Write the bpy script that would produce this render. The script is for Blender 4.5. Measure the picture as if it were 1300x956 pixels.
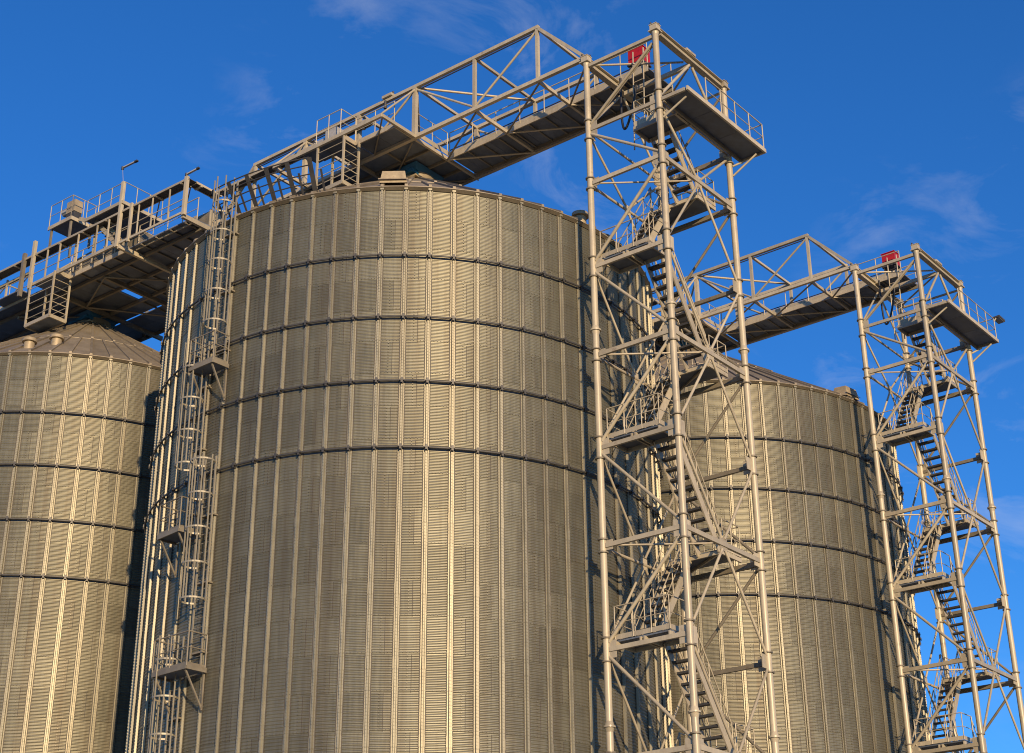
import bpy, math, random
from mathutils import Vector, Matrix

random.seed(7)
for o in list(bpy.data.objects):
    bpy.data.objects.remove(o, do_unlink=True)
scene = bpy.context.scene
C = scene.collection
R_ = math.radians

# ------------------------------------------------------------------ camera
# world axes: +X runs across the conveyor bridges, +Y along them (away from the stair towers)
CAM = Vector((-38.866, -24.271, 1.6))
PITCH, ROLL, FPX = 0.44928, -0.00982, 2047.89
right0 = Vector((0.61983, -0.78474, 0.0))
fwdh = Vector((0.78474, 0.61983, 0.0))
fwd = fwdh * math.cos(PITCH) + Vector((0, 0, math.sin(PITCH)))
up0 = -fwdh * math.sin(PITCH) + Vector((0, 0, math.cos(PITCH)))
rgt = right0 * math.cos(ROLL) + up0 * math.sin(ROLL)
upv = up0 * math.cos(ROLL) - right0 * math.sin(ROLL)
cam = bpy.data.cameras.new('camera')
cam.sensor_width = 36.0
cam.lens = FPX / 1300.0 * 36.0
cam.shift_y = -44.5 / 1300.0
cam.clip_start = 0.5
cam.clip_end = 20000
cam_o = bpy.data.objects.new('camera', cam)
C.objects.link(cam_o)
M = Matrix.Identity(4)
for i in range(3):
    M[i][0], M[i][1], M[i][2], M[i][3] = rgt[i], upv[i], -fwd[i], CAM[i]
cam_o.matrix_world = M
scene.camera = cam_o

# ------------------------------------------------------------------ sky and sun
SUN_AZ, SUN_EL = R_(-124.5), R_(12.0)          # direction towards the sun, measured from +X
sd = Vector((math.cos(SUN_AZ) * math.cos(SUN_EL), math.sin(SUN_AZ) * math.cos(SUN_EL), math.sin(SUN_EL)))
world = bpy.data.worlds.new('World')
scene.world = world
world.use_nodes = True
nt = world.node_tree
nt.nodes.clear()
N = nt.nodes.new
L = nt.links.new
out = N('ShaderNodeOutputWorld')
bg = N('ShaderNodeBackground')
bg.inputs['Strength'].default_value = 0.15
sky = N('ShaderNodeTexSky')
sky.sky_type = 'NISHITA'
sky.sun_disc = False
sky.sun_elevation = SUN_EL
sky.sun_rotation = math.atan2(sd.x, sd.y) % (2 * math.pi)
sky.altitude = 300
sky.air_density = 1.0
sky.dust_density = 0.2
sky.ozone_density = 4.0
tc = N('ShaderNodeTexCoord')
mp = N('ShaderNodeMapping')
SEED = (-10.49, -7.96, 19.11)
mp.inputs['Location'].default_value = SEED
mp.inputs['Rotation'].default_value = (0.3, 0.5, 0.9)
mp.inputs['Scale'].default_value = (7.0, 13.0, 26.0)
L(tc.outputs['Generated'], mp.inputs['Vector'])
n1 = N('ShaderNodeTexNoise')
n1.inputs['Scale'].default_value = 1.0
n1.inputs['Detail'].default_value = 9.0
n1.inputs['Roughness'].default_value = 0.62
n1.inputs['Distortion'].default_value = 0.6
L(mp.outputs['Vector'], n1.inputs['Vector'])
n2 = N('ShaderNodeTexNoise')
n2.inputs['Scale'].default_value = 4.2
n2.inputs['Detail'].default_value = 2.0
mp2 = N('ShaderNodeMapping')
mp2.inputs['Location'].default_value = SEED
L(tc.outputs['Generated'], mp2.inputs['Vector'])
L(mp2.outputs['Vector'], n2.inputs['Vector'])
r1 = N('ShaderNodeMapRange')
r1.inputs['From Min'].default_value = 0.53
r1.inputs['From Max'].default_value = 0.74
L(n1.outputs['Fac'], r1.inputs['Value'])
r2 = N('ShaderNodeMapRange')
r2.inputs['From Min'].default_value = 0.52
r2.inputs['From Max'].default_value = 0.68
L(n2.outputs['Fac'], r2.inputs['Value'])
mu = N('ShaderNodeMath')
mu.operation = 'MULTIPLY'
L(r1.outputs['Result'], mu.inputs[0])
L(r2.outputs['Result'], mu.inputs[1])
mu2 = N('ShaderNodeMath')
mu2.operation = 'MULTIPLY'
mu2.inputs[1].default_value = 0.27
L(mu.outputs[0], mu2.inputs[0])
mx = N('ShaderNodeMixRGB')
mx.inputs['Color2'].default_value = (3.3, 3.5, 3.9, 1)
L(mu2.outputs[0], mx.inputs['Fac'])
hs = N('ShaderNodeHueSaturation')
hs.inputs['Saturation'].default_value = 1.13
L(sky.outputs['Color'], hs.inputs['Color'])
tint = N('ShaderNodeVectorMath')
tint.operation = 'MULTIPLY'
tint.inputs[1].default_value = (0.42, 0.70, 0.97)
L(hs.outputs['Color'], tint.inputs[0])
L(tint.outputs[0], mx.inputs['Color1'])
L(mx.outputs['Color'], bg.inputs['Color'])
L(bg.outputs['Background'], out.inputs['Surface'])

sun = bpy.data.lights.new('sun', 'SUN')
sun.energy = 4.2
sun.angle = R_(0.6)
sun.color = (1.0, 0.73, 0.43)
sun_o = bpy.data.objects.new('sun', sun)
sun_o.rotation_euler = sd.to_track_quat('Z', 'Y').to_euler()
sun_o.location = (-60, -80, 60)
C.objects.link(sun_o)

vs = scene.view_settings
vs.view_transform = 'Standard'
vs.look = 'None'
vs.exposure = 0.4
vs.gamma = 1.0
vs.use_curve_mapping = False
scene.cycles.filter_width = 1.05

# ------------------------------------------------------------------ materials
def material(name, base, rough=0.5, metal=0.0, var=0.12, vscale=3.0, rust=0.0, rustcol=(0.16, 0.07, 0.03),
             streak=0.0, bump=0.0, objvar=0.0, spec=0.5, rvar=0.08, coords='Object', runs=0.0, runcol=(0.13, 0.10, 0.065)):
    m = bpy.data.materials.new(name)
    m.use_nodes = True
    t = m.node_tree
    b = t.nodes['Principled BSDF']
    b.inputs['Roughness'].default_value = rough
    b.inputs['Metallic'].default_value = metal
    b.inputs['Specular IOR Level'].default_value = spec
    co = t.nodes.new('ShaderNodeTexCoord')
    src = co.outputs[coords]
    if objvar:
        oi = t.nodes.new('ShaderNodeObjectInfo')
        sc = t.nodes.new('ShaderNodeVectorMath')
        sc.operation = 'MULTIPLY_ADD'
        sc.inputs[1].default_value = (1, 1, 1)
        cmb = t.nodes.new('ShaderNodeCombineXYZ')
        ml = t.nodes.new('ShaderNodeMath'); ml.operation = 'MULTIPLY'; ml.inputs[1].default_value = 57.0
        t.links.new(oi.outputs['Random'], ml.inputs[0])
        for k in range(3):
            t.links.new(ml.outputs[0], cmb.inputs[k])
        t.links.new(src, sc.inputs[0]); t.links.new(cmb.outputs[0], sc.inputs[2])
        src = sc.outputs[0]
    nz = t.nodes.new('ShaderNodeTexNoise')
    nz.inputs['Scale'].default_value = vscale
    nz.inputs['Detail'].default_value = 6
    nz.inputs['Roughness'].default_value = 0.65
    t.links.new(src, nz.inputs['Vector'])
    val = nz.outputs['Fac']
    if streak:
        mpp = t.nodes.new('ShaderNodeMapping')
        mpp.inputs['Scale'].default_value = (7, 7, 0.5)
        t.links.new(src, mpp.inputs['Vector'])
        ns = t.nodes.new('ShaderNodeTexNoise')
        ns.inputs['Scale'].default_value = 1.6
        ns.inputs['Detail'].default_value = 5
        t.links.new(mpp.outputs[0], ns.inputs['Vector'])
        mm = t.nodes.new('ShaderNodeMixRGB')
        mm.inputs['Fac'].default_value = streak
        t.links.new(nz.outputs['Fac'], mm.inputs['Color1'])
        t.links.new(ns.outputs['Fac'], mm.inputs['Color2'])
        val = mm.outputs[0]
    rp = t.nodes.new('ShaderNodeMapRange')
    rp.inputs['From Min'].default_value = 0.3
    rp.inputs['From Max'].default_value = 0.7
    rp.inputs['To Min'].default_value = 1 - var
    rp.inputs['To Max'].default_value = 1 + var
    t.links.new(val, rp.inputs['Value'])
    fac = rp.outputs['Result']
    if objvar:
        orr = t.nodes.new('ShaderNodeMapRange')
        orr.inputs['To Min'].default_value = 1 - objvar
        orr.inputs['To Max'].default_value = 1 + objvar
        t.links.new(oi.outputs['Random'], orr.inputs['Value'])
        pm = t.nodes.new('ShaderNodeMath'); pm.operation = 'MULTIPLY'
        t.links.new(fac, pm.inputs[0]); t.links.new(orr.outputs['Result'], pm.inputs[1])
        fac = pm.outputs[0]
    cm = t.nodes.new('ShaderNodeVectorMath')
    cm.operation = 'SCALE'
    cm.inputs[0].default_value = base
    t.links.new(fac, cm.inputs['Scale'])
    col = cm.outputs[0]
    if rust:
        nr = t.nodes.new('ShaderNodeTexNoise')
        nr.inputs['Scale'].default_value = 2.3
        nr.inputs['Detail'].default_value = 8
        nr.inputs['Roughness'].default_value = 0.72
        t.links.new(src, nr.inputs['Vector'])
        rr = t.nodes.new('ShaderNodeMapRange')
        rr.inputs['From Min'].default_value = 0.62 - 0.1 * rust
        rr.inputs['From Max'].default_value = 0.74
        rr.inputs['To Max'].default_value = min(1, 0.35 + rust)
        t.links.new(nr.outputs['Fac'], rr.inputs['Value'])
        rm = t.nodes.new('ShaderNodeMixRGB')
        rm.inputs['Color2'].default_value = (*rustcol, 1)
        t.links.new(rr.outputs['Result'], rm.inputs['Fac'])
        t.links.new(col, rm.inputs['Color1'])
        col = rm.outputs[0]
    if runs:
        # long stains left by rain running down the wall
        ge = t.nodes.new('ShaderNodeNewGeometry')
        mw = t.nodes.new('ShaderNodeMapping')
        mw.inputs['Scale'].default_value = (2.6, 2.6, 0.07)
        t.links.new(ge.outputs['Position'], mw.inputs['Vector'])
        nw = t.nodes.new('ShaderNodeTexNoise')
        nw.inputs['Scale'].default_value = 1.3
        nw.inputs['Detail'].default_value = 7
        nw.inputs['Roughness'].default_value = 0.6
        t.links.new(mw.outputs[0], nw.inputs['Vector'])
        rw = t.nodes.new('ShaderNodeMapRange')
        rw.inputs['From Min'].default_value = 0.47
        rw.inputs['From Max'].default_value = 0.72
        rw.inputs['To Max'].default_value = runs
        t.links.new(nw.outputs['Fac'], rw.inputs['Value'])
        mwx = t.nodes.new('ShaderNodeMixRGB')
        mwx.inputs['Color2'].default_value = (*runcol, 1)
        t.links.new(rw.outputs['Result'], mwx.inputs['Fac'])
        t.links.new(col, mwx.inputs['Color1'])
        col = mwx.outputs[0]
    t.links.new(col, b.inputs['Base Color'])
    ro = t.nodes.new('ShaderNodeMapRange')
    ro.inputs['From Min'].default_value = 0.3
    ro.inputs['From Max'].default_value = 0.7
    ro.inputs['To Min'].default_value = max(0.05, rough - rvar)
    ro.inputs['To Max'].default_value = min(1, rough + rvar)
    t.links.new(val, ro.inputs['Value'])
    t.links.new(ro.outputs['Result'], b.inputs['Roughness'])
    if bump:
        bp = t.nodes.new('ShaderNodeBump')
        bp.inputs['Strength'].default_value = bump
        bp.inputs['Distance'].default_value = 0.01
        t.links.new(nz.outputs['Fac'], bp.inputs['Height'])
        t.links.new(bp.outputs[0], b.inputs['Normal'])
    return m

MAT = {}
MAT['sheet'] = material('galvanised_sheet', (0.214, 0.204, 0.152), 0.47, 0.67, var=0.16, vscale=0.9, streak=0.6, objvar=0.13, rust=0.08, rustcol=(0.15, 0.115, 0.075), rvar=0.07, bump=0.12, runs=0.5)
MAT['rib'] = material('galvanised_stiffener', (0.27, 0.252, 0.188), 0.50, 0.45, var=0.2, vscale=2.0, streak=0.5, objvar=0.14, runs=0.4)
MAT['ring'] = material('wind_ring_steel', (0.075, 0.072, 0.068), 0.5, 0.4, var=0.2, vscale=4)
MAT['seam_and_shade'] = material('sealant_and_gap_shade', (0.07, 0.06, 0.05), 0.7, 0.0, var=0.3, vscale=9)  # lap sealant of the sheets, and painted gap shade beside the stiffeners
MAT['roof'] = material('roof_sheet', (0.255, 0.215, 0.155), 0.6, 0.35, var=0.25, vscale=1.1, streak=0.3, objvar=0.14, rust=0.2, rustcol=(0.16, 0.10, 0.055))
MAT['paint'] = material('beige_paint', (0.395, 0.345, 0.248), 0.42, 0.06, var=0.2, vscale=1.4, rust=0.32, rustcol=(0.16, 0.10, 0.06), objvar=0.17, streak=0.35, rvar=0.12)
MAT['dull_shaded'] = material('dull_and_shaded_beige', (0.20, 0.175, 0.13), 0.55, 0.15, var=0.22, vscale=1.7, rust=0.3, rustcol=(0.11, 0.07, 0.04), objvar=0.12)  # darker beige: dull fittings, and members whose shade is put into the colour
MAT['grate'] = material('dark_floor_plate', (0.115, 0.138, 0.18), 0.55, 0.1, var=0.3, vscale=1.8, rust=0.15, rustcol=(0.09, 0.07, 0.06), objvar=0.2)
MAT['dark'] = material('dark_steel', (0.06, 0.058, 0.056), 0.55, 0.3, var=0.2, vscale=3)
MAT['red'] = material('red_enamel', (0.36, 0.012, 0.012), 0.4, 0.0, var=0.25, vscale=4, rust=0.15, rustcol=(0.15, 0.03, 0.02))
MAT['blue'] = material('blue_enamel', (0.015, 0.10, 0.20), 0.45, 0.0, var=0.2, vscale=2, rust=0.1)
MAT['yellow'] = material('faded_vent_cap', (0.34, 0.275, 0.175), 0.55, 0.2, var=0.25, vscale=3, rust=0.2)
MAT['grey'] = material('grey_motor', (0.38, 0.37, 0.35), 0.5, 0.2, var=0.15, vscale=3)
MAT['rubber'] = material('black_cable', (0.015, 0.015, 0.016), 0.5, 0.0, var=0.2)
MAT['concrete'] = material('concrete', (0.31, 0.30, 0.28), 0.85, 0.0, var=0.18, vscale=0.8, bump=0.4)
MAT['ground'] = material('dry_earth', (0.20, 0.178, 0.138), 0.95, 0.0, var=0.3, vscale=0.12, bump=0.5)
MAT['boltm'] = material('bolt_heads', (0.16, 0.15, 0.12), 0.5, 0.5, var=0.2, vscale=9)
MAT['ladder'] = material('ladder_steel', (0.30, 0.272, 0.205), 0.5, 0.3, var=0.16, vscale=2, rust=0.15)
MAT['lens'] = material('lamp_glass', (0.25, 0.27, 0.28), 0.15, 0.0, var=0.05)

# ------------------------------------------------------------------ mesh helpers
class MB:
    def __init__(s):
        s.v, s.f, s.m, s.mats, s.smooth = [], [], [], [], []
        s.cur, s.sm = 0, False
    def mat(s, name):
        if name not in s.mats:
            s.mats.append(name)
        s.cur = s.mats.index(name)
        return s
    def add(s, vs_, fs, smooth=False):
        o = len(s.v)
        s.v += [tuple(p) for p in vs_]
        for f in fs:
            s.f.append([i + o for i in f]); s.m.append(s.cur); s.smooth.append(smooth)
    def box(s, x0, x1, y0, y1, z0, z1):
        if x0 > x1: x0, x1 = x1, x0
        if y0 > y1: y0, y1 = y1, y0
        if z0 > z1: z0, z1 = z1, z0
        v = [(x, y, z) for z in (z0, z1) for y in (y0, y1) for x in (x0, x1)]
        s.add(v, [(0, 2, 3, 1), (4, 5, 7, 6), (0, 1, 5, 4), (2, 6, 7, 3), (0, 4, 6, 2), (1, 3, 7, 5)])
        return s
    def frame(s, p, q, up=None):
        p, q = Vector(p), Vector(q)
        d = (q - p)
        L_ = d.length
        d = d / L_
        u = Vector(up) if up is not None else Vector((0, 0, 1))
        if abs(d.dot(u)) > 0.97:
            u = Vector((0, 1, 0)) if abs(d.y) < 0.9 else Vector((1, 0, 0))
        a = d.cross(u).normalized()
        b = a.cross(d).normalized()
        return p, q, a, b
    def bar(s, p, q, w, h, up=None):
        p, q, a, b = s.frame(p, q, up)
        v = [e + a * (w / 2 * i) + b * (h / 2 * j) for e in (p, q) for (i, j) in ((-1, -1), (1, -1), (1, 1), (-1, 1))]
        s.add(v, [(0, 3, 2, 1), (4, 5, 6, 7), (0, 1, 5, 4), (1, 2, 6, 5), (2, 3, 7, 6), (3, 0, 4, 7)])
        return s
    def tube(s, p, q, r, n=10, r2=None):
        p, q, a, b = s.frame(p, q)
        r2 = r if r2 is None else r2
        v = []
        for e, rr in ((p, r), (q, r2)):
            for i in range(n):
                t = 2 * math.pi * i / n
                v.append(e + a * (rr * math.cos(t)) + b * (rr * math.sin(t)))
        s.add(v, [(i, (i + 1) % n, n + (i + 1) % n, n + i) for i in range(n)], True)
        s.add(v[:n], [tuple(range(n))[::-1]])
        s.add(v[n:], [tuple(range(n))])
        return s
    def path(s, pts, r, n=8, closed=False):
        k = len(pts)
        for i in range(k if closed else k - 1):
            s.tube(pts[i], pts[(i + 1) % k], r, n)
        return s
    def ibeam(s, p, q, w, h, t=0.025, stiff=0.0):
        p, q, a, b = s.frame(p, q)
        for sg in (-1, 1):
            s.bar(p + b * (sg * (h / 2 - t / 2)), q + b * (sg * (h / 2 - t / 2)), w, t)
        s.bar(p, q, t * 0.8, h - 2 * t)
        if stiff:
            L_ = (q - p).length
            d = (q - p) / L_
            k = max(1, int(L_ / stiff))
            for i in range(k + 1):
                c = p + d * (0.02 + (L_ - 0.04) * i / k)
                s.bar(c - d * 0.045, c + d * 0.045, w * 0.96, h - 2 * t)
        return s
    def tray(s, p, q, side, w=0.48, step=1.6):
        """cable tray: dark floor between two folded rails, cross bars below"""
        p, q, side = Vector(p), Vector(q), Vector(side)
        d = (q - p).normalized()
        c = side * (w / 2)
        s.mat('dark').bar(p + c + Vector((0, 0, 0.02)), q + c + Vector((0, 0, 0.02)), w - 0.06, 0.02)
        s.mat('paint')
        for e in (side * 0.02, side * (w - 0.02)):
            s.bar(p + e + Vector((0, 0, 0.03)), q + e + Vector((0, 0, 0.03)), 0.035, 0.10)
        k = max(1, int((q - p).length / step))
        for i in range(k + 1):
            e = p.lerp(q, (i + 0.3) / (k + 0.6))
            s.bar(e + side * 0.01 - Vector((0, 0, 0.03)), e + side * (w - 0.01) - Vector((0, 0, 0.03)), 0.09, 0.06)
        return s
    def prism(s, poly, z0, z1):
        n = len(poly)
        v = [(x, y, z0) for x, y in poly] + [(x, y, z1) for x, y in poly]
        s.add(v, [tuple(range(n))[::-1], tuple(range(n, 2 * n))] + [(i, (i + 1) % n, n + (i + 1) % n, n + i) for i in range(n)])
        return s
    def mesh(s, name, matname=None):
        me = bpy.data.meshes.new(name)
        me.from_pydata(s.v, [], s.f)
        mats = s.mats or [matname or 'paint']
        for k in mats:
            me.materials.append(MAT[k])
        me.polygons.foreach_set('material_index', s.m)
        me.polygons.foreach_set('use_smooth', s.smooth)
        me.update()
        return me

def link(name, data, parent=None, loc=(0, 0, 0), rot=(0, 0, 0)):
    o = bpy.data.objects.new(name, data)
    o.location = loc
    o.rotation_euler = rot
    if parent is not None:
        o.parent = parent
    C.objects.link(o)
    return o

def part(name, mb, mat, parent, label=None, loc=(0, 0, 0), rot=(0, 0, 0)):
    o = link(name, mb.mesh(name, mat), parent, loc, rot)
    if label:
        o['label'] = label
    return o

def thing(name, label, cat, loc=(0, 0, 0), group=None, rotz=0.0):
    o = link(name, None, None, loc, (0, 0, rotz))
    o.empty_display_size = 0.5
    tag(o, label, cat, group)
    return o

def tag(o, label, cat, group=None):
    o['label'] = label
    o['category'] = cat
    if group:
        o['group'] = group
    return o

def copy_tree(o, parent=None):
    c = o.copy()
    C.objects.link(c)
    c.parent = parent
    for ch in list(o.children):
        copy_tree(ch, c)
    return c

def bolt(mb, c, n, r=0.017, h=0.014):
    """a small bolt head at c pointing along n"""
    n = Vector(n).normalized()
    u = Vector((0, 0, 1)) if abs(n.z) < 0.9 else Vector((1, 0, 0))
    a = n.cross(u).normalized()
    b = n.cross(a)
    c = Vector(c)
    lo = [c + a * (r * i) + b * (r * j) for i, j in ((-1, -1), (1, -1), (1, 1), (-1, 1))]
    hi = [p + n * h for p in lo]
    mb.add(lo + hi, [(4, 5, 6, 7), (0, 1, 5, 4), (1, 2, 6, 5), (2, 3, 7, 6), (3, 0, 4, 7)])

POST = {}
def railing(parent, pts, h=1.05, sp=1.1, rails=(1.0, 0.52), r=0.021, mat='paint', kick=0.0, top_mat=None, closed=False):
    """rails along a run of floor points; the posts are pieces of their own"""
    mb = MB()
    pts = [Vector(p) for p in pts]
    seg = list(zip(pts[:-1], pts[1:]))
    for a, b in seg:
        for f in rails:
            mb.tube(a + Vector((0, 0, h * f)), b + Vector((0, 0, h * f)), r if f == 1.0 else r * 0.75, 7)
    o = part('railing', mb, mat, parent)
    key = (round(h, 2), round(r, 3), mat)
    if key not in POST:
        POST[key] = MB().tube((0, 0, 0), (0, 0, h), r, 7).mesh('railing_post', mat)
    done = []
    for a, b in seg:
        k = max(1, int(round((b - a).length / sp)))
        for i in range(k + 1):
            p = a.lerp(b, i / k)
            if any((p - q).length < 0.15 for q in done):
                continue
            done.append(p)
            link('post', POST[key], o, p)
    if kick:
        for a, b in seg:
            part('kickboard', MB().bar(a + Vector((0, 0, kick / 2)), b + Vector((0, 0, kick / 2)), 0.012, kick), mat, o)
    return o

# ------------------------------------------------------------------ the setting
g = MB()
gn = 24
gs = 4000.0
gv = [(-gs + 2 * gs * i / gn, -gs + 2 * gs * j / gn, 0.0) for j in range(gn + 1) for i in range(gn + 1)]
g.add(gv, [(j * (gn + 1) + i, j * (gn + 1) + i + 1, (j + 1) * (gn + 1) + i + 1, (j + 1) * (gn + 1) + i) for j in range(gn) for i in range(gn)])
gro = part('ground', g, 'ground', None)
gro['kind'] = 'structure'
pad = MB().box(-14, 38, -6, 62, -0.3, 0.12)
po = part('pavement', pad, 'concrete', None)
po['kind'] = 'structure'

# ------------------------------------------------------------------ silos
RS, EAVE, SH = 9.059, 29.488, 1.118
ZB = EAVE - 26 * SH          # foot of the wall
SILO_A = (2.06, 12.943)
TX, TY = 20.184, 20.112
RIB = R_(5.0)
RINGS = [EAVE - 2.539 - 2.2367 * k for k in range(4)]
NCORR = 11
AMP = 0.0125

def cyl(r, t, z):
    return (r * math.cos(t), r * math.sin(t), z)

def make_sheet():
    """one curved corrugated wall sheet, 15 degrees wide, origin on the silo axis at its lower edge"""
    mb = MB()
    arc = 3 * RIB
    over = R_(0.45)
    cols = [i * arc / 6 for i in range(6)] + [arc - R_(0.02), arc + over - R_(0.11), arc + over]
    rows = [SH * j / (NCORR * 6) for j in range(NCORR * 6 + 1)]
    zlow = -0.035
    rows = [zlow, zlow + 0.014, -0.008] + rows
    v = []
    for z in rows:
        for t in cols:
            r = RS + AMP * math.sin(2 * math.pi * z / (SH / NCORR)) + 0.006 * (t / (arc + over)) + 0.006 * (1 - z / SH)
            v.append(cyl(r, t, z))
    nc = len(cols)
    mb.mat('sheet')
    for j in range(len(rows) - 1):
        for i in range(nc - 1):
            f = (j * nc + i, j * nc + i + 1, (j + 1) * nc + i + 1, (j + 1) * nc + i)
            mb.f.append(list(f)); mb.smooth.append(True)
            edge = (i == nc - 2)
            mb.m.append(1 if edge else 0)
    mb.v = [tuple(p) for p in v]
    mb.mats = ['sheet', 'seam_and_shade', 'boltm']
    mb.cur = 2
    for k in range(NCORR):
        z = (k + 0.25) * SH / NCORR
        for dt in (R_(-0.35),):
            t = arc + dt
            bolt(mb, cyl(RS + AMP + 0.010, t, z), cyl(1, t, 0), 0.015, 0.014)
    for k in range(22):
        t = arc * (k + 0.5) / 22
        bolt(mb, cyl(RS + AMP + 0.008, t, 0.25 * SH / NCORR), cyl(1, t, 0), 0.011, 0.013)
    return mb.mesh('wall_sheet')

def make_rib():
    """a vertical hat-section stiffener along +X at radius RS, from the foot to the eave"""
    mb = MB().mat('rib')
    H = EAVE - ZB
    prof = [(-0.080, 0.022), (-0.045, 0.022), (-0.026, 0.085), (0.026, 0.085), (0.045, 0.022), (0.080, 0.022)]
    prof2 = [(x * 1.07, y + 0.006) for x, y in prof]
    def run(pr, z0, z1):
        v = [(RS + n, t, z) for z in (z0, z1) for t, n in pr]
        k = len(pr)
        mb.add(v, [(i, i + 1, k + i + 1, k + i) for i in range(k - 1)])
        mb.add([(RS + n, t, z0) for t, n in pr] + [(RS, pr[0][0], z0), (RS, pr[-1][0], z0)],
               [(k, 0, 1), (1, 2, 3, 4), (4, 5, k + 1), (k, 1, 4, k + 1)])
    z = H
    run(prof, 0, H - 0.02)
    k = 0
    for zr in [EAVE - ZB - 2 * SH * i - 0.30 for i in range(1, 13)]:
        run(prof2, zr - 0.16, zr + 0.16)
    mb.mat('rib')
    for i in range(int(8 / 0.1016), int((H - 0.1) / 0.1016)):
        z = (i + 0.25) * SH / NCORR
        bolt(mb, (RS + 0.085, 0.0, z), (1, 0, 0), 0.016, 0.016)
        for t in (-0.066, 0.066):
            bolt(mb, (RS + 0.020, t, z), (1, 0, 0), 0.010, 0.012)
    mb.mat('seam_and_shade')  # dark strips paint the shade of the gaps beside the flanges
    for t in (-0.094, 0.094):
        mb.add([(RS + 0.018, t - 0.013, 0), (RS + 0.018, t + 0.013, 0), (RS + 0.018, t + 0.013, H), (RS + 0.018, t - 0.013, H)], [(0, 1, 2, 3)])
    mb.mat('rib')
    # eave cap
    mb.bar((RS + 0.05, 0, H - 0.05), (RS + 0.05, 0, H + 0.10), 0.13, 0.12)
    return mb.mesh('stiffener')

def make_ring():
    mb = MB().mat('ring')
    n = 144
    pts = [cyl(RS + 0.135, 2 * math.pi * i / n, 0) for i in range(n)]
    m = 8
    v, f = [], []
    for i in range(n):
        t = 2 * math.pi * i / n
        for j in range(m):
            a = 2 * math.pi * j / m
            v.append(cyl(RS + 0.13 + 0.032 * math.cos(a), t, 0.038 * math.sin(a)))
    for i in range(n):
        for j in range(m):
            f.append((i * m + j, ((i + 1) % n) * m + j, ((i + 1) % n) * m + (j + 1) % m, i * m + (j + 1) % m))
    mb.add(v, f, True)
    return mb.mesh('wind_ring')

def make_clamp():
    mb = MB().mat('ring')
    mb.box(RS + 0.075, RS + 0.20, -0.075, 0.075, -0.018, 0.018)
    mb.box(RS + 0.165, RS + 0.19, -0.035, 0.035, -0.085, 0.085)
    mb.box(RS + 0.08, RS + 0.12, -0.05, 0.05, -0.10, 0.07)
    return mb.mesh('ring_clamp')

APEX = 35.0
RR0, RR1, RR2 = RS + 0.16, 5.2, 0.75
Z0 = EAVE + 0.06
def zr(r):
    return Z0 + (APEX - Z0) * (RR0 - r) / (RR0 - RR2)
def make_roof_panel(r0, r1, ang, lift, ribh=0.075):
    mb = MB().mat('roof')
    t0, t1 = -ang / 2, ang / 2
    wr = 0.05
    def P(r, t, dz=0):
        return cyl(r, t, zr(r) + lift + dz)
    mb.add([P(r0, t0), P(r0, t1), P(r1, t1), P(r1, t0)], [(0, 1, 2, 3)])
    mb.add([P(r0, t0, -0.03), P(r0, t1, -0.03), P(r0, t1), P(r0, t0)], [(0, 1, 2, 3)])
    # standing rib along the panel's edge
    d0, d1 = wr / r0, wr / r1
    lo = [P(r0, t0 - d0), P(r0, t0 + d0), P(r1, t0 + d1), P(r1, t0 - d1)]
    hi = [P(r0, t0 - d0, ribh), P(r0, t0 + d0, ribh), P(r1, t0 + d1, ribh), P(r1, t0 - d1, ribh)]
    mb.add(lo + hi, [(4, 5, 6, 7), (0, 1, 5, 4), (1, 2, 6, 5), (2, 3, 7, 6), (3, 0, 4, 7)])
    return mb.mesh('roof_panel')

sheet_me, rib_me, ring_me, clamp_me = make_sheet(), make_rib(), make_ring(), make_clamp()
low_me = make_roof_panel(RR0, RR1, RIB, 0.0)
top_me = make_roof_panel(RR1 + 0.12, RR2, 2 * RIB, 0.05)

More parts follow.
